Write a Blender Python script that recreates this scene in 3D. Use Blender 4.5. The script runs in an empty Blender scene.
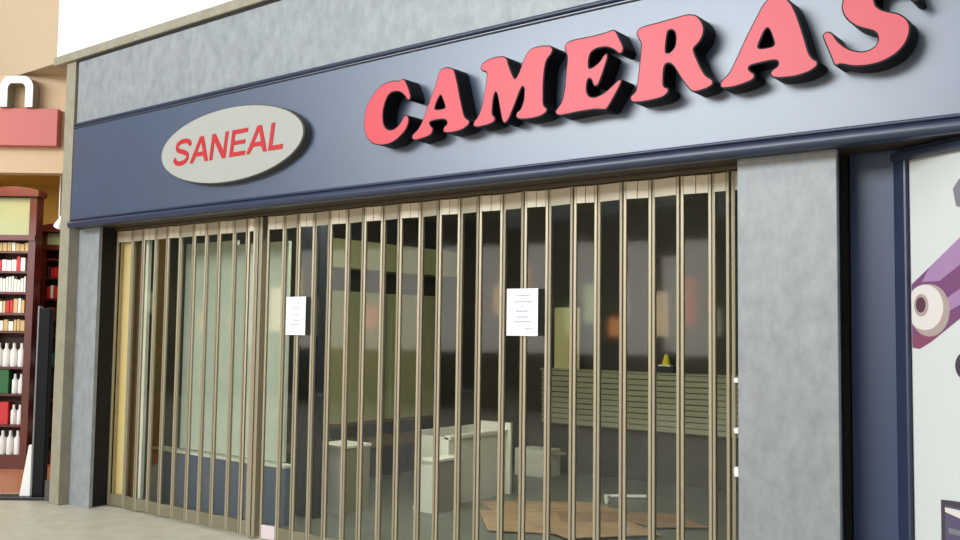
import bpy, bmesh, math, random
from mathutils import Vector, Matrix
random.seed(7)
C = bpy.context.scene.collection
scene = bpy.context.scene

# ---------------------------------------------------------------- materials
def mat(name, col, rough=.5, metal=0., spec=.5, emit=None, estr=0., coat=0.):
    m = bpy.data.materials.new(name); m.use_nodes = True
    b = m.node_tree.nodes['Principled BSDF']
    b.inputs['Base Color'].default_value = (*col, 1)
    b.inputs['Roughness'].default_value = rough
    b.inputs['Metallic'].default_value = metal
    b.inputs['Specular IOR Level'].default_value = spec
    b.inputs['Coat Weight'].default_value = coat
    if emit:
        b.inputs['Emission Color'].default_value = (*emit, 1)
        b.inputs['Emission Strength'].default_value = estr
    return m

def srgb(r, g, b):
    f = lambda v: (v/255/12.92) if v/255 <= .04045 else ((v/255+.055)/1.055)**2.4
    return (f(r), f(g), f(b))

def noisy(name, c1, c2, scale=4., rough=.5, stretch=(1, 1, 1), detail=6., metal=0., bump=0., spec=.5, lo=.35, hi=.65, coat=0.):
    m = mat(name, c1, rough, metal, spec, coat=coat); nt = m.node_tree; N = nt.nodes
    b = N['Principled BSDF']
    tc = N.new('ShaderNodeTexCoord'); mp = N.new('ShaderNodeMapping'); mp.inputs['Scale'].default_value = stretch
    nz = N.new('ShaderNodeTexNoise'); nz.inputs['Scale'].default_value = scale; nz.inputs['Detail'].default_value = detail
    nz.inputs['Roughness'].default_value = .65
    cr = N.new('ShaderNodeValToRGB')
    cr.color_ramp.elements[0].position = lo; cr.color_ramp.elements[0].color = (*c1, 1)
    cr.color_ramp.elements[1].position = hi; cr.color_ramp.elements[1].color = (*c2, 1)
    L = nt.links.new
    L(tc.outputs['Object'], mp.inputs['Vector']); L(mp.outputs['Vector'], nz.inputs['Vector'])
    L(nz.outputs['Fac'], cr.inputs['Fac']); L(cr.outputs['Color'], b.inputs['Base Color'])
    if bump:
        bp = N.new('ShaderNodeBump'); bp.inputs['Strength'].default_value = bump; bp.inputs['Distance'].default_value = .01
        L(nz.outputs['Fac'], bp.inputs['Height']); L(bp.outputs['Normal'], b.inputs['Normal'])
    return m

def clear_mat(name, tint, gloss=.12, rough=.03):
    m = bpy.data.materials.new(name); m.use_nodes = True; nt = m.node_tree; N = nt.nodes; N.clear()
    out = N.new('ShaderNodeOutputMaterial'); tr = N.new('ShaderNodeBsdfTransparent'); gl = N.new('ShaderNodeBsdfGlossy')
    mx = N.new('ShaderNodeMixShader'); lw = N.new('ShaderNodeLayerWeight'); lw.inputs['Blend'].default_value = .5
    pw = N.new('ShaderNodeMath'); pw.operation = 'POWER'; pw.inputs[1].default_value = 4.5
    mr = N.new('ShaderNodeMath'); mr.operation = 'MULTIPLY_ADD'; mr.inputs[1].default_value = .9; mr.inputs[2].default_value = gloss
    tr.inputs['Color'].default_value = (*tint, 1); gl.inputs['Roughness'].default_value = rough
    gl.inputs['Color'].default_value = (.95, .95, .95, 1)
    L = nt.links.new
    L(lw.outputs['Facing'], pw.inputs[0]); L(pw.outputs[0], mr.inputs[0]); L(mr.outputs[0], mx.inputs[0]); L(tr.outputs[0], mx.inputs[1]); L(gl.outputs[0], mx.inputs[2])
    L(mx.outputs[0], out.inputs[0]); return m

M = dict(
 blue=noisy('blue_paint', srgb(44, 62, 88), srgb(48, 66, 93), 3, .39, spec=1.5),
 bluerecess=mat('blue_recess_paint', srgb(52, 68, 98), .36, spec=.45),
 bluetrim=mat('blue_moulding_paint', srgb(40, 50, 74), .33, spec=.6),
 grey=noisy('mottled_grey_laminate', srgb(126, 130, 132), srgb(153, 156, 156), 12, .40, (1, 1, .65), bump=.01, lo=.3, hi=.7, spec=.7),
 beigetrim=noisy('beige_trim_paint', srgb(140, 133, 114), srgb(152, 145, 126), 8, .55),
 dark=mat('dark_gap', srgb(28, 24, 20), .8),
 white=mat('white_wall_paint', srgb(240, 238, 232), .7),
 beigewall=mat('tan_wall_paint', srgb(184, 162, 132), .8),
 peach=mat('peach_wall_paint', srgb(204, 174, 140), .8),
 floor=noisy('beige_stone_floor', srgb(184, 176, 158), srgb(206, 199, 180), 6, .45, spec=.4, bump=.01, lo=.3, hi=.7),
 storefloor=noisy('grey_concrete_floor', srgb(94, 96, 86), srgb(112, 113, 102), 3, .35, spec=.4),
 woodfloor=noisy('orange_wood_floor', srgb(176, 106, 66), srgb(196, 126, 82), 5, .35, (1, 8, 1)),
 alu=mat('champagne_aluminium', srgb(164, 153, 130), .38, .45),
 alud=mat('champagne_aluminium_plate', srgb(198, 187, 165), .42, .3),
 track=mat('bronze_track', srgb(88, 74, 58), .5, .4),
 clear=clear_mat('clear_polycarbonate', (.92, .93, .90), .026, .045),
 red=mat('red_acrylic', srgb(206, 66, 76), .38, spec=.4),
 black=mat('black_return', (.004, .004, .005), .5, spec=.2),
 sign=mat('pale_grey_sign_face', srgb(164, 163, 155), .5),
 signedge=mat('grey_sign_edge', srgb(70, 70, 64), .5),
 signred=mat('red_vinyl', srgb(180, 18, 26), .5),
 paper=mat('white_paper', srgb(248, 247, 250), .8),
 ink=mat('grey_ink', srgb(196, 196, 210), .8),
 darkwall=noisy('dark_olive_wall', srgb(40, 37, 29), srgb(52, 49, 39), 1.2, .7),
 greenwall=noisy('green_display_panel', srgb(164, 174, 126), srgb(192, 182, 138), 1.6, .6, (1, 1, .5)),
 olive=noisy('olive_bulkhead_paint', srgb(186, 184, 132), srgb(202, 198, 148), 2, .7),
 ceil=noisy('grey_ceiling', srgb(120, 118, 108), srgb(140, 138, 126), 2, .8),
 pale=noisy('pale_green_display_back', srgb(196, 206, 190), srgb(212, 218, 204), 1.4, .55),
 lowblue=mat('slate_blue_panel', srgb(86, 98, 122), .5),
 cream=mat('cream_painted_wall', srgb(252, 222, 158), .7),
 navy=mat('navy_column', srgb(26, 28, 38), .6),
 brown=mat('brown_wood', srgb(104, 80, 50), .6),
 laminate=noisy('white_laminate', srgb(222, 220, 206), srgb(232, 230, 218), 3, .5),
 laminateshade=mat('shaded_laminate', srgb(130, 124, 98), .6),  # darkened laminate, the shade of turned-away sides put into the colour
 card=noisy('cardboard', srgb(148, 118, 86), srgb(172, 142, 106), 5, .85),
 card2=noisy('brown_cardboard', srgb(122, 92, 64), srgb(148, 116, 84), 5, .85),
 slat=mat('olive_slatwall', srgb(148, 146, 122), .6),
 yellowboard=mat('pale_yellow_board', srgb(200, 192, 138), .7),
 yellow=mat('yellow_plastic', srgb(230, 210, 40), .5),
 orange=mat('orange_cloth', srgb(206, 92, 48), .7),
 mahog=noisy('mahogany_wood', srgb(78, 26, 18), srgb(96, 36, 24), 5, .35, (1, 1, .3)),
 shelfback=mat('dark_shelf_back', srgb(54, 24, 18), .7),
 glasspanel=mat('frosted_green_panel', srgb(150, 158, 126), .4),
 redband=mat('coral_band_paint', srgb(190, 100, 92), .6),
 whitebox=mat('white_carton', srgb(232, 230, 224), .6),
 redbox=mat('red_carton', srgb(196, 30, 34), .5),
 greenbox=mat('green_carton', srgb(24, 96, 44), .5),
 teal=mat('teal_carton', srgb(52, 150, 132), .5),
 tanbox=mat('tan_carton', srgb(206, 176, 120), .6),
 bluebox=mat('blue_label', srgb(44, 62, 130), .5),
 mustard=mat('mustard_wall_paint', srgb(196, 162, 84), .8),
 poster=mat('poster_white', srgb(214, 217, 214), .35),
 pframe=mat('poster_silver_edge', srgb(190, 190, 186), .4, .3),
 pur1=mat('print_purple', srgb(124, 78, 118), .35), pur2=mat('print_lilac', srgb(168, 132, 172), .35),
 pur3=mat('print_magenta', srgb(136, 76, 104), .35), pur4=mat('print_violet', srgb(92, 44, 96), .35),
 pr1=mat('print_ivory', srgb(226, 218, 212), .35), pr2=mat('print_taupe', srgb(176, 158, 150), .35), pr3=mat('print_charcoal', srgb(70, 66, 74), .35),
 pr4=mat('print_grey', srgb(128, 126, 134), .35), pr5=mat('print_plum', srgb(92, 62, 74), .35), pr6=mat('print_dark_violet', srgb(92, 84, 110), .35),
 metal=mat('black_metal', srgb(24, 22, 22), .4), metalg=mat('grey_metal', srgb(120, 120, 120), .4, .5),
 basegrey=mat('dark_grey_base', srgb(78, 74, 70), .6),
 soffit=mat('brown_soffit', srgb(58, 46, 34), .6),
 footplate=mat('olive_bronze_plate', srgb(128, 120, 98), .45, .3),
 plinth=mat('dark_olive_plinth', srgb(58, 56, 46), .6),
 post=mat('black_gloss_panel', srgb(10, 10, 11), .6, spec=.2),
 pink=mat('pale_pink_plate', srgb(214, 198, 200), .5),
 oppwall=mat('opposite_wall', srgb(150, 140, 120), .8),
 lamp=mat('lamp_glow', (1, 1, 1), .5, emit=(1, .95, .85), estr=12.),
)

# ---------------------------------------------------------------- helpers
def box(bm, x0, x1, y0, y1, z0, z1, mx=None):
    vs = [bm.verts.new(Vector((x, y, z))) for x in (x0, x1) for y in (y0, y1) for z in (z0, z1)]
    if mx is not None:
        for v in vs: v.co = mx @ v.co
    for f in ((0,1,3,2),(4,6,7,5),(0,4,5,1),(2,3,7,6),(0,2,6,4),(1,5,7,3)):
        bm.faces.new([vs[i] for i in f])
    return vs

def prism(bm, pts, depth_vec, mx=None):
    """closed outline pts (Vectors) extruded by depth_vec"""
    a = [bm.verts.new(p) for p in pts]; b = [bm.verts.new(p + depth_vec) for p in pts]
    if mx is not None:
        for v in a + b: v.co = mx @ v.co
    bm.faces.new(a); bm.faces.new(list(reversed(b)))
    n = len(pts)
    for i in range(n): bm.faces.new((a[i], b[i], b[(i+1) % n], a[(i+1) % n]))

def lathe(bm, prof, c=(0, 0, 0), n=16, mx=None):
    rings = []
    for r, z in prof:
        rings.append([bm.verts.new(Vector((c[0]+r*math.cos(2*math.pi*k/n), c[1]+r*math.sin(2*math.pi*k/n), c[2]+z))) for k in range(n)])
    for A, B in zip(rings, rings[1:]):
        for k in range(n): bm.faces.new((A[k], A[(k+1) % n], B[(k+1) % n], B[k]))
    bm.faces.new(list(reversed(rings[0]))); bm.faces.new(rings[-1])
    if mx is not None:
        for R_ in rings:
            for v in R_: v.co = mx @ v.co

def obj(name, bm, m, parent=None, bevel=0., smooth=False, loc=None):
    bmesh.ops.recalc_face_normals(bm, faces=bm.faces[:])
    me = bpy.data.meshes.new(name); bm.to_mesh(me); bm.free()
    me.materials.append(m)
    o = bpy.data.objects.new(name, me); C.objects.link(o)
    if parent: o.parent = parent
    if loc: o.location = loc
    if bevel:
        md = o.modifiers.new('bevel', 'BEVEL'); md.width = bevel; md.segments = 2; md.limit_method = 'ANGLE'
    if smooth:
        for p in me.polygons: p.use_smooth = True
        me.set_sharp_from_angle(angle=math.radians(35))
    return o

def bx(name, dims, m, parent=None, bevel=0., mx=None):
    bm = bmesh.new(); box(bm, *dims, mx=mx); return obj(name, bm, m, parent, bevel)

def thing(name, label, cat, loc=(0, 0, 0), rz=0., group=None):
    o = bpy.data.objects.new(name, None); C.objects.link(o); o.empty_display_size = .1
    o.location = loc; o.rotation_euler = (0, 0, rz); return tag(o, label, cat, group)
def tag(o, label, cat, group=None, kind=None):
    o['label'] = label; o['category'] = cat
    if group: o['group'] = group
    if kind: o['kind'] = kind
    return o
def struct(name, dims_or_bm, m, bevel=0., mx=None):
    o = bx(name, dims_or_bm, m, None, bevel, mx) if isinstance(dims_or_bm, tuple) else obj(name, dims_or_bm, m, None, bevel)
    o['kind'] = 'structure'; return o

def tree_copy(o, parent=None):
    c = o.copy(); C.objects.link(c)
    if parent: c.parent = parent
    for ch in list(o.children): tree_copy(ch, c)
    return c

def chaikin(pts, n=2):
    for _ in range(n):
        q = []
        for i in range(len(pts)):
            a, b = pts[i], pts[(i+1) % len(pts)]
            q += [(a[0]*.8+b[0]*.2, a[1]*.8+b[1]*.2), (a[0]*.2+b[0]*.8, a[1]*.2+b[1]*.8)]
        pts = q
    return pts

def area2(p): return sum(p[i][0]*p[(i+1) % len(p)][1]-p[(i+1) % len(p)][0]*p[i][1] for i in range(len(p)))/2
def offset(pts, d):
    """shrink (d>0) a closed outline by d"""
    s = 1 if area2(pts) > 0 else -1
    out = []
    n = len(pts)
    for i in range(n):
        a, b, c = Vector(pts[i-1]), Vector(pts[i]), Vector(pts[(i+1) % n])
        t = (c-a); t.normalize(); nrm = Vector((-t.y, t.x))*s
        q = b+nrm*d; out.append((q.x, q.y))
    return out

def curve_solid(name, polys, depth, m, parent, y=0., bevel=0.):
    """filled outlines with holes in the XZ plane -> solid of given depth behind y (towards +Y)"""
    cu = bpy.data.curves.new(name, 'CURVE'); cu.dimensions = '2D'; cu.fill_mode = 'BOTH'; cu.extrude = depth/2; cu.bevel_depth = bevel
    for pl in polys:
        sp = cu.splines.new('POLY'); sp.points.add(len(pl)-1)
        for p, q in zip(sp.points, pl): p.co = (q[0], q[1], 0, 1)
        sp.use_cyclic_u = True
    tmp = bpy.data.objects.new('tmp', cu); C.objects.link(tmp)
    dg = bpy.context.evaluated_depsgraph_get()
    me = bpy.data.meshes.new_from_object(tmp.evaluated_get(dg))
    bpy.data.objects.remove(tmp); bpy.data.curves.remove(cu)
    me.transform(Matrix(((1,0,0,0),(0,0,-1,y+depth/2),(0,1,0,0),(0,0,0,1))))
    me.name = name; me.materials.clear(); me.materials.append(m)
    for p in me.polygons: p.use_smooth = False
    o = bpy.data.objects.new(name, me); C.objects.link(o); o.parent = parent
    return o

LETTERS = {'C': [[(-4.096, 3.195), (-4.071, 3.184), (-4.055, 3.158), (-4.033, 3.115), (-4.016, 3.067), (-4.025, 3.048), (-4.045, 3.049), (-4.069, 3.08), (-4.1, 3.107), (-4.142, 3.12), (-4.183, 3.119), (-4.214, 3.103), (-4.237, 3.068), (-4.253, 3.019), (-4.257, 2.968), (-4.249, 2.921), (-4.225, 2.891), (-4.19, 2.876), (-4.149, 2.881), (-4.116, 2.9), (-4.089, 2.926), (-4.074, 2.95), (-4.056, 2.957), (-4.036, 2.945), (-4.029, 2.914), (-4.041, 2.88), (-4.074, 2.844), (-4.127, 2.81), (-4.188, 2.789), (-4.264, 2.785), (-4.349, 2.807), (-4.4, 2.852), (-4.423, 2.907), (-4.429, 2.98), (-4.413, 3.051), (-4.378, 3.098), (-4.33, 3.148), (-4.268, 3.183), (-4.205, 3.194), (-4.143, 3.189), (-4.116, 3.182)]], 'A': [[(-3.789, 3.191), (-3.762, 3.207), (-3.722, 3.209), (-3.676, 3.191), (-3.662, 3.17), (-3.641, 3.101), (-3.613, 2.99), (-3.586, 2.895), (-3.573, 2.875), (-3.54, 2.854), (-3.546, 2.83), (-3.597, 2.806), (-3.668, 2.799), (-3.734, 2.804), (-3.75, 2.819), (-3.741, 2.842), (-3.715, 2.856), (-3.722, 2.88), (-3.756, 2.892), (-3.836, 2.891), (-3.859, 2.884), (-3.849, 2.862), (-3.828, 2.844), (-3.835, 2.814), (-3.868, 2.797), (-3.978, 2.783), (-4.003, 2.802), (-4.0, 2.823), (-3.952, 2.854), (-3.918, 2.897), (-3.872, 2.995), (-3.82, 3.102)], [(-3.772, 3.048), (-3.751, 3.009), (-3.733, 2.966), (-3.737, 2.956), (-3.79, 2.955), (-3.817, 2.962), (-3.815, 2.977), (-3.798, 3.011)]], 'M': [[(-3.468, 3.164), (-3.453, 3.186), (-3.415, 3.202), (-3.355, 3.209), (-3.296, 3.203), (-3.27, 3.186), (-3.251, 3.129), (-3.213, 3.051), (-3.189, 3.077), (-3.15, 3.16), (-3.122, 3.202), (-3.087, 3.217), (-3.024, 3.218), (-2.968, 3.208), (-2.95, 3.187), (-2.957, 3.162), (-2.995, 3.128), (-3.008, 3.066), (-3.014, 2.974), (-3.013, 2.875), (-2.985, 2.854), (-2.989, 2.832), (-3.033, 2.814), (-3.103, 2.809), (-3.181, 2.816), (-3.203, 2.836), (-3.196, 2.859), (-3.168, 2.873), (-3.147, 2.923), (-3.143, 2.991), (-3.158, 3.005), (-3.173, 2.986), (-3.211, 2.903), (-3.254, 2.819), (-3.283, 2.805), (-3.301, 2.825), (-3.321, 2.912), (-3.337, 2.986), (-3.352, 3.003), (-3.366, 2.966), (-3.375, 2.871), (-3.35, 2.85), (-3.352, 2.826), (-3.394, 2.813), (-3.485, 2.806), (-3.516, 2.822), (-3.509, 2.846), (-3.478, 2.872), (-3.449, 2.929), (-3.428, 3.036), (-3.414, 3.119), (-3.429, 3.136), (-3.452, 3.139)]], 'E': [[(-2.876, 3.187), (-2.856, 3.209), (-2.803, 3.214), (-2.699, 3.212), (-2.61, 3.216), (-2.566, 3.224), (-2.547, 3.212), (-2.522, 3.163), (-2.5, 3.115), (-2.507, 3.089), (-2.528, 3.084), (-2.559, 3.114), (-2.609, 3.138), (-2.666, 3.139), (-2.705, 3.123), (-2.717, 3.086), (-2.717, 3.035), (-2.685, 3.041), (-2.647, 3.063), (-2.622, 3.095), (-2.603, 3.103), (-2.596, 3.082), (-2.609, 3.045), (-2.627, 2.998), (-2.652, 2.941), (-2.671, 2.93), (-2.688, 2.941), (-2.695, 2.967), (-2.713, 2.984), (-2.726, 2.969), (-2.73, 2.919), (-2.716, 2.884), (-2.677, 2.872), (-2.621, 2.886), (-2.571, 2.918), (-2.534, 2.945), (-2.515, 2.948), (-2.511, 2.931), (-2.539, 2.886), (-2.576, 2.831), (-2.601, 2.798), (-2.62, 2.796), (-2.671, 2.807), (-2.774, 2.807), (-2.879, 2.801), (-2.92, 2.806), (-2.934, 2.829), (-2.914, 2.849), (-2.887, 2.879), (-2.87, 2.946), (-2.862, 3.047), (-2.852, 3.125), (-2.869, 3.157)]], 'R': [[(-2.427, 3.177), (-2.415, 3.199), (-2.379, 3.208), (-2.291, 3.211), (-2.199, 3.218), (-2.131, 3.222), (-2.086, 3.208), (-2.059, 3.177), (-2.042, 3.137), (-2.048, 3.097), (-2.07, 3.064), (-2.103, 3.039), (-2.092, 3.006), (-2.065, 2.944), (-2.037, 2.893), (-1.994, 2.861), (-1.997, 2.839), (-2.032, 2.823), (-2.092, 2.816), (-2.114, 2.825), (-2.137, 2.851), (-2.176, 2.91), (-2.21, 2.968), (-2.233, 2.987), (-2.256, 2.986), (-2.267, 2.956), (-2.27, 2.871), (-2.239, 2.858), (-2.239, 2.835), (-2.273, 2.813), (-2.372, 2.806), (-2.444, 2.811), (-2.462, 2.83), (-2.456, 2.85), (-2.426, 2.868), (-2.415, 2.936), (-2.403, 3.032), (-2.395, 3.117), (-2.409, 3.141)], [(-2.244, 3.154), (-2.227, 3.161), (-2.204, 3.147), (-2.196, 3.108), (-2.204, 3.062), (-2.233, 3.04), (-2.256, 3.044), (-2.254, 3.092)]], 'A2': [[(-1.735, 3.198), (-1.704, 3.217), (-1.669, 3.22), (-1.63, 3.204), (-1.606, 3.177), (-1.582, 3.128), (-1.563, 3.07), (-1.539, 2.988), (-1.521, 2.918), (-1.502, 2.886), (-1.479, 2.872), (-1.481, 2.848), (-1.512, 2.83), (-1.575, 2.815), (-1.662, 2.819), (-1.697, 2.831), (-1.707, 2.851), (-1.692, 2.868), (-1.667, 2.879), (-1.666, 2.903), (-1.691, 2.912), (-1.792, 2.906), (-1.813, 2.897), (-1.808, 2.879), (-1.782, 2.861), (-1.782, 2.838), (-1.808, 2.825), (-1.886, 2.81), (-1.949, 2.813), (-1.96, 2.829), (-1.954, 2.849), (-1.912, 2.883), (-1.88, 2.939), (-1.833, 3.032), (-1.781, 3.122)], [(-1.715, 3.075), (-1.7, 3.047), (-1.683, 2.99), (-1.691, 2.978), (-1.751, 2.977), (-1.766, 2.988), (-1.756, 3.013), (-1.732, 3.063)]], 'S': [[(-1.457, 2.987), (-1.445, 3.0), (-1.426, 3.001), (-1.408, 2.986), (-1.389, 2.951), (-1.363, 2.923), (-1.33, 2.898), (-1.283, 2.881), (-1.247, 2.884), (-1.221, 2.898), (-1.21, 2.923), (-1.214, 2.95), (-1.231, 2.968), (-1.267, 2.983), (-1.303, 3.001), (-1.336, 3.03), (-1.358, 3.062), (-1.369, 3.099), (-1.361, 3.144), (-1.342, 3.186), (-1.301, 3.22), (-1.25, 3.228), (-1.192, 3.211), (-1.143, 3.187), (-1.101, 3.195), (-1.081, 3.182), (-1.067, 3.165), (-1.048, 3.116), (-1.038, 3.073), (-1.048, 3.065), (-1.069, 3.073), (-1.096, 3.111), (-1.13, 3.148), (-1.172, 3.169), (-1.207, 3.161), (-1.226, 3.138), (-1.226, 3.108), (-1.219, 3.08), (-1.195, 3.056), (-1.159, 3.04), (-1.125, 3.027), (-1.09, 2.998), (-1.076, 2.965), (-1.078, 2.929), (-1.096, 2.884), (-1.134, 2.846), (-1.191, 2.821), (-1.255, 2.813), (-1.32, 2.82), (-1.375, 2.841), (-1.394, 2.836), (-1.405, 2.842), (-1.42, 2.887), (-1.438, 2.933)]]}

# ================================================================ setting
struct('floor', (-20, 8, -14, 0.30, -.12, 0), M['floor'])
struct('floor', (-20, -8.12, 0.30, 6, -.12, 0), M['floor'])
struct('floor', (-8.12, 0.6, 0.30, 5.2, -.12, .002), M['storefloor'])
# upper wall over the shopfront
struct('wall_front', (-8.285, 2.5, -.10, .30, 3.458, 4.05), M['grey'])
struct('wall_front', (-8.285, 2.5, .0, .30, 2.62, 3.455), M['dark'])
struct('wall_front', (-8.69, 2.5, -.10, .30, 4.13, 8.5), M['white'])
struct('wall_left', (-20, -8.69, -.08, 1.6, 4.10, 8.5), M['beigewall'])
struct('trim_1', (-8.69, 2.5, -.135, -.02, 4.05, 4.13), M['beigetrim'], .006)
struct('trim_shadow', (-8.285, 2.5, -.108, -.1001, 4.028, 4.05), M['dark'])  # thin dark strip painting the shadow line under the beige trim
struct('trim_2', (-8.505, -8.345, -.10, .03, .0, 4.05), M['beigetrim'], .006)
struct('shadow_gap', (-8.345, -8.285, -.05, .28, 2.50, 4.05), M['dark'])  # dark fill, shade of the gap beside the fascia put into the colour
struct('baseboard_left', (-8.66, -8.505, -.06, .05, 0, .19), M['basegrey'])
# recessed blue wall beside the right pillar
struct('wall_right', (-1.48, -1.257, .20, .30, 0, 2.504), M['bluerecess'])
P0 = Vector((-1.257, .20, 0)); RA = math.atan2(-.503, .864)
mA = Matrix.Translation(P0) @ Matrix.Rotation(RA, 4, 'Z')
struct('wall_right', (0, 1.75, 0, .10, 0, 2.504), M['bluerecess'], mx=mA)
struct('ceiling', (-8.40, 2.2, 0.0, .5, 2.504, 2.60), M['soffit'])
# shop room
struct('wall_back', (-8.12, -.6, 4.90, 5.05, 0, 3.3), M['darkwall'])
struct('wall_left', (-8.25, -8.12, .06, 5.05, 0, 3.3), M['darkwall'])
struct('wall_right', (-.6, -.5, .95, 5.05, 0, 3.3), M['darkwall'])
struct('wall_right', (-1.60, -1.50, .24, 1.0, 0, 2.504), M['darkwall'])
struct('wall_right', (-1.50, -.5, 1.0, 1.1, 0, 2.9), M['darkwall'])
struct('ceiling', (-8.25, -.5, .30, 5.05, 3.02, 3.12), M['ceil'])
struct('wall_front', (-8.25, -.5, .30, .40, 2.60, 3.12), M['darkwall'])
# neighbour shop, turned towards the concourse
O = Vector((-9.2, .15, 0)); RN = math.atan2(.617, .787)
mN = Matrix.Translation(O) @ Matrix.Rotation(RN, 4, 'Z')
struct('wall_left', (-2.2, .80, 0, .15, 3.12, 4.10), M['peach'], mx=mN)
struct('floor', (-2.6, .62, -.12, 3.0, .0, .004), M['woodfloor'], mx=mN)
struct('wall_back', (-3.2, .60, 3.0, 3.1, 0, 3.6), M['mustard'], mx=mN)
struct('ceiling', (-2.6, .55, .15, 3.0, 3.42, 3.5), M['mustard'], mx=mN)
struct('wall_left', (-2.7, -2.6, .15, 3.0, 0, 3.5), M['mustard'], mx=mN)

# ================================================================ pillars
def pillar(x0, x1, label, cm):
    t = thing('pillar', label, 'pillar', ((x0+x1)/2, 0, 0), group='grey shopfront pillars')
    w = (x1-x0)/2
    a = bx('facing', (-w, w, 0, .035, 0, 2.504), M['grey'], t, .003)
    bx('core', (-w+.01, w-.05, .035, .29, 0, 2.504), cm, t)
    return t
pillar(-8.345, -8.005, 'narrow mottled grey pillar at the far left end of the folding gate', M['dark'])
pillar(-1.98, -1.48, 'wide mottled grey pillar between the folding gate and the blue recess', M['bluetrim'])

# ================================================================ fascia
t = thing('fascia', 'long slate blue fascia board with the shop lettering across the shopfront', 'fascia', (-3, 0, 0))
bx('board', (-5.285, 5.3, -.12, -.0005, 2.505, 3.42), M['blue'], t)
def moulding(z0, z1, proj, base):
    bm = bmesh.new(); pts = []
    n = 10
    for k in range(n+1):
        a = -math.pi/2 + math.pi*k/n
        pts.append(Vector((-5.285, base-proj*math.cos(a)**.8 if abs(math.cos(a)) > 1e-6 else base, (z0+z1)/2+(z1-z0)/2*math.sin(a))))
    prism(bm, pts, Vector((10.58, 0, 0))); return bm
obj('lower_moulding', moulding(2.49, 2.555, .034, -.12), M['bluetrim'], t, smooth=True)
obj('lower_bead', moulding(2.557, 2.578, .014, -.12), M['bluetrim'], t, smooth=True)
bx('shadow_strip', (-5.285, 5.3, -.124, -.1201, 3.402, 3.412), M['dark'], t)  # dark strip painting the shadow under the upper moulding
obj('upper_moulding', moulding(3.420, 3.457, .032, -.10), M['bluetrim'], t, smooth=True)

# ================================================================ raised letters
desc = dict(C='first letter of the big word', A='between the letters C and M', M='third letter of the big word',
            E='between the letters M and R', R='right of the letter E', A2='between the letters R and S', S='last letter of the big word')
for key in ('C', 'A', 'M', 'E', 'R', 'A2', 'S'):
    polys = LETTERS[key]
    sm = [chaikin(p, 2) for p in polys]
    cx = (min(p[0] for p in polys[0])+max(p[0] for p in polys[0]))/2; zb = min(p[1] for p in polys[0])
    sm = [[(x-cx, z-zb) for x, z in p] for p in sm]
    ch = key[0]
    t = thing('sign_letter', 'raised red capital %s with black sides, %s' % (ch, desc[key]), 'sign letter', (cx, -.12, zb), group='big raised red letters')
    curve_solid('letter_body', [offset(sm[0], -.002)]+[offset(h, .002) for h in sm[1:]], .128, M['black'], t, y=-.1285)
    curve_solid('face', [offset(sm[0], .005)]+[offset(h, -.005) for h in sm[1:]], .006, M['red'], t, y=-.133)

# ================================================================ oval sign
oc = Vector((-5.935, -.12, 2.985))
t = thing('oval_sign', 'pale grey oval sign with red italic lettering on the blue fascia', 'sign', tuple(oc))
def ell(a, b, n=64): return [(a*math.cos(2*math.pi*k/n), b*math.sin(2*math.pi*k/n)) for k in range(n)]
curve_solid('sign_can', [ell(.858, .287)], .062, M['signedge'], t, y=-.0625)
curve_solid('sign_face', [ell(.850, .280)], .01, M['sign'], t, y=-.0725)
# lettering, drawn as strokes in a unit box and sheared
H_ = .20
def glyph(ch, w):
    s = .21   # stroke, share of height
    a = s*.95/ w * .2   # horizontal share
    if ch == 'L': return [[(0,0),(1,0),(1,.17),(a,.17),(a,1),(0,1)]]
    if ch == 'E': return [[(0,0),(1,0),(1,.16),(a,.16),(a,.43),(.92,.43),(.92,.58),(a,.58),(a,.84),(1,.84),(1,1),(0,1)]]
    if ch == 'N': return [[(0,0),(a*.95,0),(a*.95,.7),(1-a,0),(1,0),(1,1),(1-a*.95,1),(1-a*.95,.3),(a,1),(0,1)]]
    if ch == 'A': return [[(0,0),(a,0),(.5-a*.55-.1,.24),(.5+a*.55+.1,.24),(1-a,0),(1,0),(.5+a*.6,1),(.5-a*.6,1)],
                          [(.5-.16,.40),(.5+.16,.40),(.5,.80)]]
    if ch == 'S':
        c = [(.97,.73),(.86,.89),(.62,.95),(.34,.93),(.13,.83),(.13,.68),(.3,.58),(.6,.5),(.84,.4),(.88,.24),(.72,.1),(.42,.06),(.18,.12),(.05,.29)]
        L_, R_ = [], []
        for i, p in enumerate(c):
            q0 = c[max(i-1, 0)]; q1 = c[min(i+1, len(c)-1)]
            dx, dz = (q1[0]-q0[0])*w, (q1[1]-q0[1])*H_; l = math.hypot(dx, dz); nx, nz = -dz/l, dx/l
            hw = .0185
            L_.append((p[0]+nx*hw/w, p[1]+nz*hw/H_)); R_.append((p[0]-nx*hw/w, p[1]-nz*hw/H_))
        return [L_+R_[::-1]]
xs = [(-6.625, .215, 'S'), (-6.40, .235, 'A'), (-6.15, .20, 'N'), (-5.905, .185, 'E'), (-5.705, .235, 'A'), (-5.455, .155, 'L')]
for x, w, ch in xs:
    polys = []
    for g in glyph(ch, w):
        pl = []
        for gx, gz in g:
            z = gz*H_
            pl.append((x-oc.x+gx*w+z*.16, z-.098))
        if ch == 'S': pl = chaikin(pl, 2)
        polys.append(pl)
    curve_solid('lettering', polys, .004, M['signred'], t, y=-.0765)

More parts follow.
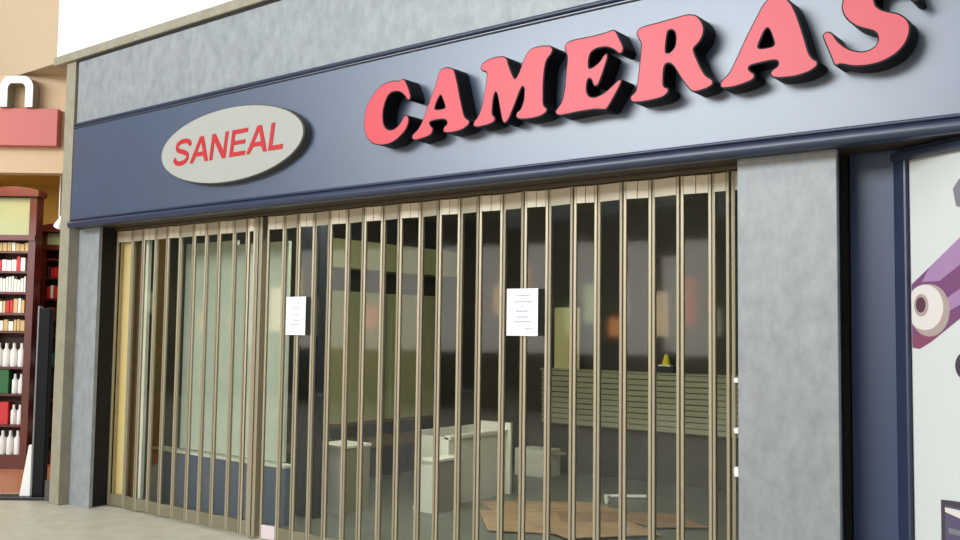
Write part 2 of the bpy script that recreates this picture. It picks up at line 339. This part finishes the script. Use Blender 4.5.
# ================================================================ folding gate
gate = thing('folding_gate', 'closed folding gate of clear panels in champagne aluminium frames across the shop opening', 'gate', (-5.0, .2, 0))
bx('track', (-3.005, 2.985, -.05, .045, 2.482, 2.503), M['track'], gate)
GX = -5.0; GY = .2
def gate_panel(a, b, bright, pinkfoot=False, w=.019):
    (x0, y0), (x1, y1) = a, b
    L = math.hypot(x1-x0, y1-y0); ang = math.atan2(y1-y0, x1-x0)
    mx = Matrix.Translation((x0-GX, y0-GY, 0)) @ Matrix.Rotation(ang, 4, 'Z')
    g = .003
    pane = bx('gate_panel', (w+g, L-w-g, -.002, .002, .10, 2.385), M['clear'], gate, mx=mx)
    for s in (g, L-w-g):
        bx('post', (s, s+w, -.010, .010, .012, 2.478), M['alu'], pane, .003, mx=mx)
    bm = bmesh.new()
    if bright and L > .12:
        m_ = L/2
        box(bm, w+g, m_-.002, -.011, .011, 2.375, 2.474, mx); box(bm, m_+.002, L-w-g, -.011, .011, 2.375, 2.474, mx)
    else: box(bm, w+g, L-w-g, -.011, .011, 2.375, 2.474, mx)
    obj('top_plate', bm, M['alud'], pane)
    bx('bottom_plate', (w+g, L-w-g, -.011, .011, .016, .115), M['pink'] if pinkfoot else M['footplate'], pane, .002, mx=mx)
    return pane
near, far = .188, .212
def folds(xs, start):
    return [(x*(1+(y-.2)/4.84), y, n) for i, x in enumerate(xs) for n in [(i+start+1) % 2] for y in [near if n else far]]
pts = folds([-8.035, -7.772, -7.605, -7.405, -7.24, -7.045, -6.86, -6.68, -6.52, -6.315, -6.155, -6.05], 0)
for a, b in zip(pts, pts[1:]): gate_panel(a[:2], b[:2], a[2] == 1)
# lock mullion
mull = bx('mullion', (-6.035-GX, -5.995-GX, -.03, .03, .012, 2.478), M['alu'], gate, .004)
bx('mullion', (-5.975-GX, -5.94-GX, -.035, .03, .012, 2.478), M['alu'], gate, .004)
bx('hinge_strip', (-5.995-GX, -5.975-GX, -.015, .015, .012, 2.478), M['track'], gate)
pts = folds([-5.912, -5.705, -5.548, -5.364, -5.204, -5.012, -4.853, -4.662, -4.507, -4.308, -4.150, -3.964, -3.810, -3.616, -3.455, -3.270, -3.093, -2.924, -2.755, -2.568, -2.396, -2.206], 0)
for i, (a, b) in enumerate(zip(pts, pts[1:])): gate_panel(a[:2], b[:2], a[2] == 1, pinkfoot=(i == 0))
gate_panel((pts[-1][0], far), (-2.10, near), False)
gate_panel((-2.095, near), (-2.015, far), False)
bx('end_post', (-2.012-GX, -1.988-GX, -.03, .04, .012, 2.478), M['alu'], gate, .003)
for z, q in ((1.375, .012), (1.122, .014), (.916, .024)):
    bm = bmesh.new(); box(bm, -2.004, -1.981, .003, .033, z-q, z+q); box(bm, -2.009, -2.003, .010, .026, z-q*.5, z+q*.5)
    o = obj('wall_clip', bm, M['white'], None, .003)
    tag(o, 'small white clip on the gate side of the wide grey pillar', 'clip', 'white clips beside the gate')

# ================================================================ notices taped on the gate
def notice(x0, x1, z0, z1, label, rows, tilt=0):
    t = thing('paper_notice', label, 'notice', ((x0+x1)/2, .160, z0), tilt)
    w = (x1-x0)/2; h = z1-z0
    bm = bmesh.new(); nx = 8
    for i in range(nx):   # very slightly curled sheet
        a, b = -w+2*w*i/nx, -w+2*w*(i+1)/nx
        ya, yb = .004*(a/w)**2, .004*(b/w)**2
        vs = [bm.verts.new(p) for p in ((a, -ya, 0), (b, -yb, 0), (b, -yb, h), (a, -ya, h))]
        bm.faces.new(vs)
    bmesh.ops.remove_doubles(bm, verts=bm.verts[:], dist=1e-5)
    o = obj('sheet', bm, M['paper'], t); md = o.modifiers.new('solid', 'SOLIDIFY'); md.thickness = .0006
    rnd = random.Random(3)
    for cz, a, b in rows:
        bm = bmesh.new(); x = a
        while x < b:
            ww = rnd.uniform(.006, .016); e = min(x+ww, b)
            zc = h*cz
            box(bm, w*x/.1 if False else x, e, -.0062, -.0052, zc-.0035-rnd.uniform(0, .002), zc+.0035+rnd.uniform(0, .002))
            x = e+rnd.uniform(.002, .006)
        obj('handwriting', bm, M['ink'], t)
    return t
notice(-5.622, -5.405, 1.562, 1.847, 'white paper notice on the left half of the folding gate', [(.84,-.03,.05),(.70,-.04,.04),(.53,-.03,.03),(.38,-.02,.04),(.28,-.05,.05)])
notice(-3.553, -3.318, 1.582, 1.872, 'white handwritten paper notice near the middle of the folding gate', [(.85,-.05,.055),(.72,-.06,.07),(.62,-.01,.01),(.52,-.05,.05),(.40,-.04,.04),(.30,-.06,.07),(.15,.02,.08)])

# ================================================================ poster in the angled display
t = thing('poster_display', 'large white advertising poster with a purple tube, in a blue frame at the right edge', 'poster', tuple(P0), RA)
bm = bmesh.new(); box(bm, 0, .080, -.03, 0, 0, 2.483); obj('frame_post', bm, M['bluetrim'], t, .012)
bm = bmesh.new(); box(bm, -.0, 1.7, -.05, 0, 2.440, 2.483); obj('frame_head', bm, M['bluetrim'], t, .012)
bx('poster_edge', (.080, 1.6, -.006, -.0005, .25, 2.441), M['pframe'], t)
bx('poster_sheet', (.088, 1.58, -.010, -.0062, .27, 2.428), M['poster'], t)
lay = [-.0102]
def shape(pts, m, name='printed_shape'):
    lay[0] -= .0004
    y = lay[0]
    bm = bmesh.new(); prism(bm, [Vector((max(.0885, p[0]), y, p[1])) for p in pts], Vector((0, .0003, 0)))
    return obj(name, bm, m, t)
def el(cx, cz, a, b, n=40): return [(cx+a*math.cos(2*math.pi*k/n), cz+b*math.sin(2*math.pi*k/n)) for k in range(n)]
shape([(.066,1.62),(.09,1.555),(.13,1.55),(.20,1.585),(.36,1.69),(.9,2.02),(.98,2.2),(.9,2.40),(.36,2.045),(.20,1.93),(.066,1.85)], M['pur1'], 'printed_tube')
shape([(.15,1.86),(.25,1.86),(.9,2.25),(.9,2.40),(.36,2.045),(.2,1.93)], M['pur2'], 'printed_highlight')
shape([(.25,1.70),(.36,1.75),(.9,2.06),(.9,2.13),(.36,1.82),(.25,1.76)], M['pur2'], 'printed_highlight')
shape([(.066,1.62),(.09,1.555),(.13,1.55),(.20,1.585),(.25,1.62),(.2,1.65),(.12,1.62)], M['pur3'], 'printed_shade')
shape(el(.190,1.728,.115,.120), M['pr2'], 'printed_ring')
shape(el(.165,1.742,.105,.105), M['pr1'], 'printed_ring')
shape(el(.145,1.752,.042,.052), M['pr2'], 'printed_ring')
shape(el(.143,1.754,.028,.036), M['pr5'], 'printed_opening')
shape([(.335,2.27),(.37,2.31),(.46,2.30),(.48,2.22),(.42,2.17),(.35,2.19)], M['pr4'], 'printed_gadget')
shape(el(.395,1.48,.065,.065), M['pr3'], 'printed_gadget')
shape([(.238,.5),(.9,.5),(.9,.90),(.30,.885),(.24,.88)], M['pr3'], 'printed_camera')
shape([(.262,.5),(.9,.5),(.9,.86),(.262,.86)], M['pr6'], 'printed_camera')
shape([(.262,.83),(.34,.815),(.9,.80),(.9,.83),(.34,.85),(.262,.85)], M['pr1'], 'printed_highlight')
shape([(.28,.74),(.9,.72),(.9,.74),(.28,.765)], M['pr4'], 'printed_highlight')

# ================================================================ inside the empty shop
t = thing('window_display', 'display window back of pale green panels on a low slate blue base behind the gate', 'display', (-7.02, .62, 0))
bx('base', (-.93, .90, 0, .06, .002, .47), M['lowblue'], t)
bx('ledge', (-.96, .90, -.02, .09, .47, .495), M['laminate'], t, .004)
bx('back_panel', (-.60, .14, .03, .06, .51, 2.38), M['pale'], t)
bx('back_panel', (.145, .83, .03, .06, .51, 2.34), M['pale'], t)
t = thing('wall_panel', 'cream painted panel just behind the left end of the gate', 'panel', (-7.96, .25, 0))
bx('board', (-.14, .13, 0, .05, .002, 2.5), M['cream'], t)
bx('wood_edge', (.13, .24, .01, .05, .002, 2.5), M['brown'], t)
bx('white_edge', (.27, .325, .02, .05, .002, 2.45), M['laminate'], t)
o = bx('column', (-6.50, -6.19, 1.0, 1.08, .002, 3.019), M['navy']); tag(o, 'narrow dark navy column inside the shop behind the left paper notice', 'column')
o = bx('bulkhead', (-8.119, -7.80, 2.62, 5.0-.11, 2.30, 2.62), M['olive']); o['kind'] = 'structure'; o.name = 'trim_4'
for i, (y0, y1) in enumerate(((2.66, 3.72), (3.83, 4.62))):
    t = thing('wall_display', ('tall green display panel on the inner left wall, nearest the dark column', 'tall green display panel on the inner left wall, right of a dark gap')[i], 'display panel', (-8.0, y0, .55), group='green wall displays')
    bx('panel_face', (-.119, .0, 0, y1-y0, 0, 1.50), M['greenwall'], t, .004)
    bx('sill', (-.119, .05, 0, y1-y0, -.035, 0), M['brown'], t)
    bx('lower_panel', (-.119, -.02, 0, y1-y0, -.178, -.036), M['navy'], t)
t = thing('wall_counter', 'low dark counter with a brown wooden top along the inner left wall', 'counter', (-7.7, 2.0, 0))
bx('top', (-.4, .30, 0, 2.8, .33, .37), M['brown'], t, .004)
bx('body', (-.4, .22, .03, 2.78, .002, .33), M['navy'], t)

def cabinet(x0, x1, y0, y1, h, label, grp=None, door=True):
    t = thing('display_cabinet', label, 'cabinet', (x0, y0, .002), group=grp)
    w, d = x1-x0, y1-y0
    bx('carcass', (0, w, .012, d, 0, h-.025), M['laminateshade'], t)  # side shade painted by the darker laminate
    bx('front_panel', (0, w, 0, .012, 0.0, h-.025), M['laminate'], t)
    bx('top_board', (-.01, w+.01, -.01, d+.01, h-.025, h), M['laminate'], t, .003)
    return t
cabinet(-6.49, -6.15, 1.30, 1.62, .59, 'squat white cabinet on the shop floor, seen left of the fallen cabinets')
cabinet(-5.745, -5.58, 1.85, 2.22, .47, 'narrow upright white cabinet with a shade-toned side on the shop floor')
t = thing('display_counter', 'long pale laminate counter with rails on top, standing behind the narrow white cabinet', 'counter', (-6.15, 2.02, .002))
bx('side_panel', (.37, .40, .25, 1.12, .0, .60), M['laminate'], t)
bx('end_panel', (0, .40, .22, .25, .0, .62), M['laminate'], t)
bx('end_panel', (0, .45, 1.12, 1.15, .0, .70), M['laminate'], t)
bx('back_rail', (.0, .03, .25, 1.12, .52, .66), M['laminate'], t)
bx('back_board', (.0, .03, .25, 1.12, .0, .50), M['laminateshade'], t)
bx('top_rail', (.35, .42, .22, 1.14, .60, .635), M['laminate'], t, .004)
bx('inner_shelf', (.03, .37, .25, 1.12, .3, .32), M['laminateshade'], t)
t = thing('drawer_unit', 'small low white drawer unit near the back of the shop floor', 'drawer unit', (-6.45, 4.25, .002))
bx('body', (0, .42, 0, .3, 0, .30), M['laminate'], t, .004)
bx('drawer', (.02, .40, -.012, 0, .03, .13), M['laminate'], t); bx('drawer', (.02, .40, -.012, 0, .155, .27), M['laminate'], t)
bx('handle_bar', (.42, .62, .1, .13, .26, .29), M['laminateshade'], t)

# flattened cartons
rnd = random.Random(11)
def board(name_pts, z, m, label):
    bm = bmesh.new()
    prism(bm, [Vector((x, y, z)) for x, y in name_pts], Vector((0, 0, .006)))
    o = obj('flattened_carton', bm, m); tag(o, label, 'cardboard', 'flattened cartons on the shop floor'); return o
board([(-5.68,2.60),(-4.85,3.30),(-4.35,3.05),(-5.25,2.30)], .003, M['card'], 'flattened brown carton lying at the far left of the carton pile')
board([(-5.15,2.30),(-4.45,2.95),(-3.95,3.25),(-3.75,2.85),(-4.55,2.05)], .0095, M['card2'], 'large flattened brown carton in the middle of the pile on the floor')
board([(-5.35,2.20),(-4.75,2.55),(-4.20,1.85),(-4.75,1.55)], .016, M['card'], 'flattened brown carton at the near left of the carton pile')
board([(-4.65,2.0),(-4.05,2.6),(-3.6,2.3),(-4.1,1.70)], .0225, M['card'], 'flattened brown carton on top of the pile, nearest the gate')
board([(-4.25,2.75),(-3.85,3.12),(-3.45,2.85),(-3.80,2.55)], .016, M['card2'], 'flattened brown carton at the right edge of the pile')
bm = bmesh.new(); lathe(bm, [(.018, 0), (.018, .36)], n=12, mx=Matrix.Translation((-4.85, 3.62, .022)) @ Matrix.Rotation(math.radians(38), 4, 'Z') @ Matrix.Rotation(math.pi/2, 4, 'Y'))
tag(obj('paper_roll', bm, M['whitebox'], smooth=True), 'thin white paper roll lying on the floor behind the flattened cartons', 'paper roll')
bm = bmesh.new(); lathe(bm, [(.022, 0), (.032, .075), (.034, .078)], n=14)
tag(obj('paper_cup', bm, M['whitebox'], smooth=True, loc=(-4.72, 3.36, .003)), 'small white cup standing beside the paper roll on the floor', 'cup')
bm = bmesh.new(); prism(bm, [Vector(p) for p in ((-5.90,1.93,.003),(-5.79,1.98,.003),(-5.80,2.03,.003),(-5.93,1.98,.003))], Vector((0,0,.012)))
tag(obj('paper_scrap', bm, M['whitebox']), 'small white scrap lying at the foot of the narrow white cabinet', 'paper scrap')

# back counter with slatwall front
t = thing('back_counter', 'long back counter with an olive horizontally slatted front on a dark plinth', 'counter', (-4.3, 4.70, .002))
bm = bmesh.new(); n = 10; z = .56
for k in range(n):
    box(bm, -2.1, 2.7, 0, .03, z+.004, z+.056); z += .061
obj('slatted_front', bm, M['slat'], t, .004)
bx('core', (-2.1, 2.7, .03, .15, .55, 1.16), M['brown'], t)
bx('plinth', (-2.1, 2.7, .13, .17, 0, .55), M['plinth'], t)
bx('top', (-2.12, 2.72, -.01, .17, 1.172, 1.19), M['slat'], t)
o = bx('yellow_board', (-6.25, -5.91, 4.74, 4.76, 1.1925, 1.90), M['yellowboard']); tag(o, 'pale yellow upright board standing on the back counter', 'board')
t = thing('floor_cone', 'small yellow cone on the back counter seen right of centre through the gate', 'cone', (-4.83, 4.78, 1.264))
o = bx('dark_block', (-4.94, -4.72, 4.715, 4.845, 1.193, 1.262), M['navy']); tag(o, 'small dark block on the back counter that carries the yellow cone', 'block')
bm = bmesh.new(); lathe(bm, [(.055, 0), (.05, .02), (.02, .12), (.012, .125)], n=16); obj('cone_body', bm, M['yellow'], t, smooth=True)
bx('cone_foot', (-.07, .07, -.05, .05, -.002, .012), M['white'], t)

# ================================================================ neighbour shop
t = thing('sign_band', 'coral red sign band on the peach front of the neighbouring shop', 'sign band', tuple(O), RN)
bx('band', (-2.0, .09, -.10, -.001, 3.375, 3.745), M['redband'], t, .004)
t = thing('sign_letter', 'white raised lowercase n standing on the coral red band of the neighbouring shop', 'sign letter', tuple(O), RN)
out = []
for k in range(13):
    a = math.pi*k/12; cx = .065 if math.cos(a) > 0 else -.065
    out.append((-.305+cx+.10*math.cos(a), 3.94+.12*math.sin(a)))
pl = [(-.14, 3.748)]+out+[(-.47, 3.748), (-.39, 3.748)]+[(-.305+(.04 if math.cos(a) > 0 else -.04)+.045*math.cos(a), 3.93+.055*math.sin(a)) for a in [math.pi*(12-k)/12 for k in range(13)]]+[(-.22, 3.748)]
curve_solid('letter_body', [pl], .14, M['beigetrim'], t, y=-.14)
curve_solid('face', [offset(pl, .003)], .006, M['white'], t, y=-.146)

def local(s, d): return tuple(mN @ Vector((s, d, 0)))
def shelf_cabinet(s0, w, d, h, label, boards, cornice):
    t = thing('shelf_cabinet', label, 'cabinet', local(s0, d), RN, 'tall dark wood shop cabinets')
    dp = .17
    bx('side_panel', (0, .05, 0, dp, .004, h-.06), M['mahog'], t); bx('side_panel', (w-.08, w, 0, dp, .004, h-.06), M['mahog'], t)
    bx('back_panel', (.05, w-.08, dp-.02, dp, .004, h-.06), M['shelfback'], t)
    bm = bmesh.new(); pts = [Vector((-.03+(w+.06)*k/12, -.04, h-.07+(.07*math.sin(math.pi*k/12)*.6+.03))) for k in range(13)]
    pts += [Vector((w+.03, -.04, h-.11)), Vector((-.03, -.04, h-.11))]
    prism(bm, pts, Vector((0, dp+.05, 0))); obj('cornice', bm, M['mahog'], t)
    bx('light_panel', (.05, w-.08, .02, .04, cornice+.06, h-.12), M['glasspanel'], t)
    for z in boards: bx('shelf', (.05, w-.08, .01, dp-.02, z-.025, z), M['mahog'], t)
    bx('shelf', (.0, w, -.02, dp-.02, cornice, cornice+.06), M['mahog'], t)
    bx('plinth', (.05, w-.08, .015, dp-.02, .004, .16), M['mahog'], t)
    return t
B1 = [.16, .496, .841, 1.142, 1.546, 1.748, 1.985, 2.223, 2.45]
S1 = -1.27; W1 = .50; D1 = 1.39
shelf_cabinet(S1, W1, D1, 3.18, 'tall dark red wood shelf cabinet at the left edge, full of white products', B1, 2.57)
B2 = [.35, .75, 1.15, 1.50, 1.699, 1.932, 2.18, 2.40]
S2 = -.88; W2 = .60; D2 = 1.80
shelf_cabinet(S2, W2, D2, 2.82, 'shorter dark red wood shelf cabinet behind the black security post', B2, 2.50)

def carton(s, d, z, w, dp, h, m, label, grp, name='carton', cat='box'):
    o = bx(name, (0, w, 0, dp, 0, h), m, None, .003); o.location = (*local(s, d)[:2], z+.001); o.rotation_euler = (0, 0, RN)
    tag(o, label, cat, grp); return o
def bottle_bm(r, h):
    bm = bmesh.new(); lathe(bm, [(r*.95, 0), (r, .01), (r, h*.68), (r*.45, h*.8), (r*.45, h)], n=12); return bm
proto = tag(obj('bottle', bottle_bm(.034, .23), M['whitebox'], smooth=True), 'white bottle on the lower shelves of the dark wood cabinets', 'bottle', 'white bottles on the dark wood shelves')
first = [True]
def bottle(s, d, z, sc=1.):
    o = proto if first[0] else tree_copy(proto); first[0] = False
    x, y, _ = local(s, d); o.location = (x, y, z+.001); o.scale = (sc, sc, sc)
# cabinet 1 rows
rnd = random.Random(5)
def row_boxes(s0, s1, d, z, hmax, cols, label, grp, wmin=.035, wmax=.06):
    s = s0
    while s < s1-.03:
        w = rnd.uniform(wmin, wmax); w = min(w, s1-s)
        carton(s, d, z, w-.006, .09, hmax*rnd.uniform(.72, 1.), rnd.choice(cols), label, grp); s += w
WB, RB, TB = M['whitebox'], M['redbox'], M['tanbox']
a0, a1 = S1+.06, S1+W1-.09
row_boxes(a0, a1, D1+.04, 2.45, .10, [TB, WB], 'small tan or white carton on the topmost shelf of the left cabinet', 'cartons on the topmost shelf of the left cabinet')
row_boxes(a0, a1, D1+.04, 2.223, .17, [WB, WB, RB], 'white or red carton on the second shelf from the top of the left cabinet', 'cartons on the second shelf of the left cabinet')
row_boxes(a0, a1, D1+.04, 1.985, .19, [WB, WB, M['pr4']], 'slim white or grey carton on the third shelf of the left cabinet', 'cartons on the third shelf of the left cabinet', .025, .04)
row_boxes(a0, a1, D1+.04, 1.748, .17, [WB, TB, RB], 'carton on the fourth shelf of the left cabinet', 'cartons on the fourth shelf of the left cabinet')
row_boxes(a0, a1, D1+.04, 1.546, .14, [WB, TB], 'white or tan carton on the fifth shelf of the left cabinet', 'cartons on the fifth shelf of the left cabinet')
for s in (a0+.05, a0+.135, a0+.22, a0+.305): bottle(s, D1+.075, 1.142, 1.15)
carton(a0, D1+.03, .841, .19, .1, .27, M['greenbox'], 'large green carton on a lower shelf of the left cabinet', None)
carton(a0, D1+.03, .496, .20, .1, .25, M['redbox'], 'large red carton on a lower shelf of the left cabinet, under the green one', None)
for z in (.841, .496, .16):
    for s in ((a0+.245, a0+.315) if z > .2 else (a0+.05, a0+.135, a0+.22, a0+.305)): bottle(s, D1+.075, z, .95 if z > .2 else 1.15)
# cabinet 2 rows (red goods above, bottles below)
b0, b1 = S2+.06, S2+W2-.09
row_boxes(b0, b1, D2+.04, 2.18, .13, [RB, RB, M['shelfback']], 'red carton on the upper shelves of the cabinet behind the security post', 'red cartons in the shorter cabinet')
row_boxes(b0, b1, D2+.04, 1.932, .16, [RB, RB, WB], 'red or white carton on the middle shelves of the cabinet behind the security post', 'red and white cartons in the shorter cabinet')
row_boxes(b0, b1, D2+.04, 1.699, .14, [RB, M['shelfback']], 'red or brown carton on the shelf under the middle of the shorter cabinet', 'red and brown cartons in the shorter cabinet')

# free-standing product rack between the cabinets
carton(b0, D2+.04, 1.15, .10, .09, .13, M['teal'], 'small teal carton on a lower shelf of the shorter cabinet', None)
for z in (1.15, .75, .35):
    for s in (.17, .25, .33): bottle(b0+s, D2+.08, z, .95)
# security post
t = thing('security_post', 'tall slim black security post on a dark base at the shop entrance', 'security post', (-8.79, -.06, 0), RN)
bx('base_plate', (-.38, .11, -.08, .10, .004, .03), M['metal'], t, .004)
bx('black_panel', (-.030, .070, -.04, .04, .03, 1.77), M['post'], t, .008)
bx('grey_side', (-.052, -.032, -.04, .04, .03, 1.79), M['metalg'], t, .006)
bm = bmesh.new(); prism(bm, [Vector((-.16,-.02,.03)),Vector((-.06,-.02,.03)),Vector((-.06,-.02,.50)),Vector((-.09,-.02,.50))], Vector((0,.04,0)))
obj('white_foot', bm, M['whitebox'], t, .004)
# spot lamp
t = thing('spot_lamp', 'small white spot lamp beside the beige trim in the neighbouring shop', 'lamp', (*local(-.05, .35)[:2], 2.62))
bm = bmesh.new(); lathe(bm, [(.055, 0), (.05, .02), (.025, .12), (.02, .13)], n=16, mx=Matrix.Rotation(math.radians(35), 4, 'Y')); obj('lamp_shade', bm, M['white'], t, smooth=True)
bx('stem', (-.006, .006, -.006, .006, .10, .80), M['white'], t)

# ================================================================ across the concourse (only ever seen as reflections)
struct('wall_opposite', (-34, 9, -13.2, -13, 0, 4.6), M['oppwall'])
struct('reflection_dark_wall', (-21.2, -21, -13, -.1, 0, 9), M['basegrey'])  # unseen wall added to darken what the fascia's left end reflects

rw = random.Random(4)
cols = [(.9, .16, .08), (1., .38, .12), (1., .62, .28), (1., .5, .2), (1., .75, .45), (.5, .6, .35)]
x = -30.
k = 1
while x < 7:
    wd = rw.uniform(.3, .9)
    c = rw.choice(cols); mm = mat('reflection_glow', (.1, .1, .1), .5, emit=c, estr=rw.uniform(3, 7))  # unseen glowing panels added for the warm patches reflected in the gate
    z0 = rw.uniform(1.5, 2.); struct('window_%d' % k, (x, x+wd, -12.99, -12.95, z0, z0+rw.uniform(.4, 1.1)), mm); k += 1
    x += wd+rw.uniform(.2, 1.2)

# ================================================================ light
w = bpy.data.worlds.new('World'); scene.world = w; w.use_nodes = True
bg = w.node_tree.nodes['Background']; bg.inputs['Color'].default_value = (.86, .93, 1., 1); bg.inputs['Strength'].default_value = .55
def area(name, loc, target, size, energy, col=(1, 1, 1), sy=None):
    l = bpy.data.lights.new(name, 'AREA'); l.energy = energy; l.size = size; l.color = col
    if sy: l.shape = 'RECTANGLE'; l.size_y = sy
    o = bpy.data.objects.new(name, l); C.objects.link(o); o.location = loc
    o.rotation_euler = (Vector(target)-Vector(loc)).to_track_quat('-Z', 'Y').to_euler(); return o
area('skylight', (-4.0, -6.5, 9.), (-4.2, -1, 0), 7, 190, (1, .98, .95), 4)
area('fascia_sheen_light', (-9.0, -12.9, 6.7), (-9.0, 0, 6.4), 11, 1900, (.86, .94, 1.), 3.4)  # unseen bright source added for the sheen on the fascia's right half
area('front_fill', (-6.0, -12.8, 2.3), (-5.5, 0, 1.8), 16, 330, (1, .95, .87), 2.2)  # added low fill to brighten the cream panel and the shop's front faces
area('neighbour_ceiling_light', tuple((mN @ Vector((-1.0, 1.0, 3.38)))), tuple((mN @ Vector((-1.0, 1.0, 0)))), 1.2, 42, (1, .86, .62))
area('shop_fill', (-5.2, 1.3, 3.0), (-5.2, 3.0, 0), 3.0, 175, (.97, 1, .88), 1.2)  # added fill hidden behind the header, lights the gate-facing sides inside

# ================================================================ camera
R = [[0.786754499903416, -0.029543434282087458, -0.6165586284957383], [0.6171233584699092, 0.05912162060017419, 0.7846422078937819], [0.013270919807826825, -0.9978135193854757, 0.0647461444336664]]
cd = bpy.data.cameras.new('camera'); cam = bpy.data.objects.new('camera', cd); C.objects.link(cam)
m = Matrix([[R[i][0], -R[i][1], -R[i][2]] for i in range(3)]).to_4x4(); m.translation = (0, -4.64, 1.6)
cam.matrix_world = m; cd.sensor_width = 36; cd.lens = 36; cd.clip_start = .05
scene.camera = cam
scene.view_settings.view_transform = 'Standard'; scene.view_settings.look = 'None'
scene.view_settings.gamma = 1; scene.view_settings.use_curve_mapping = False; scene.view_settings.exposure = 0
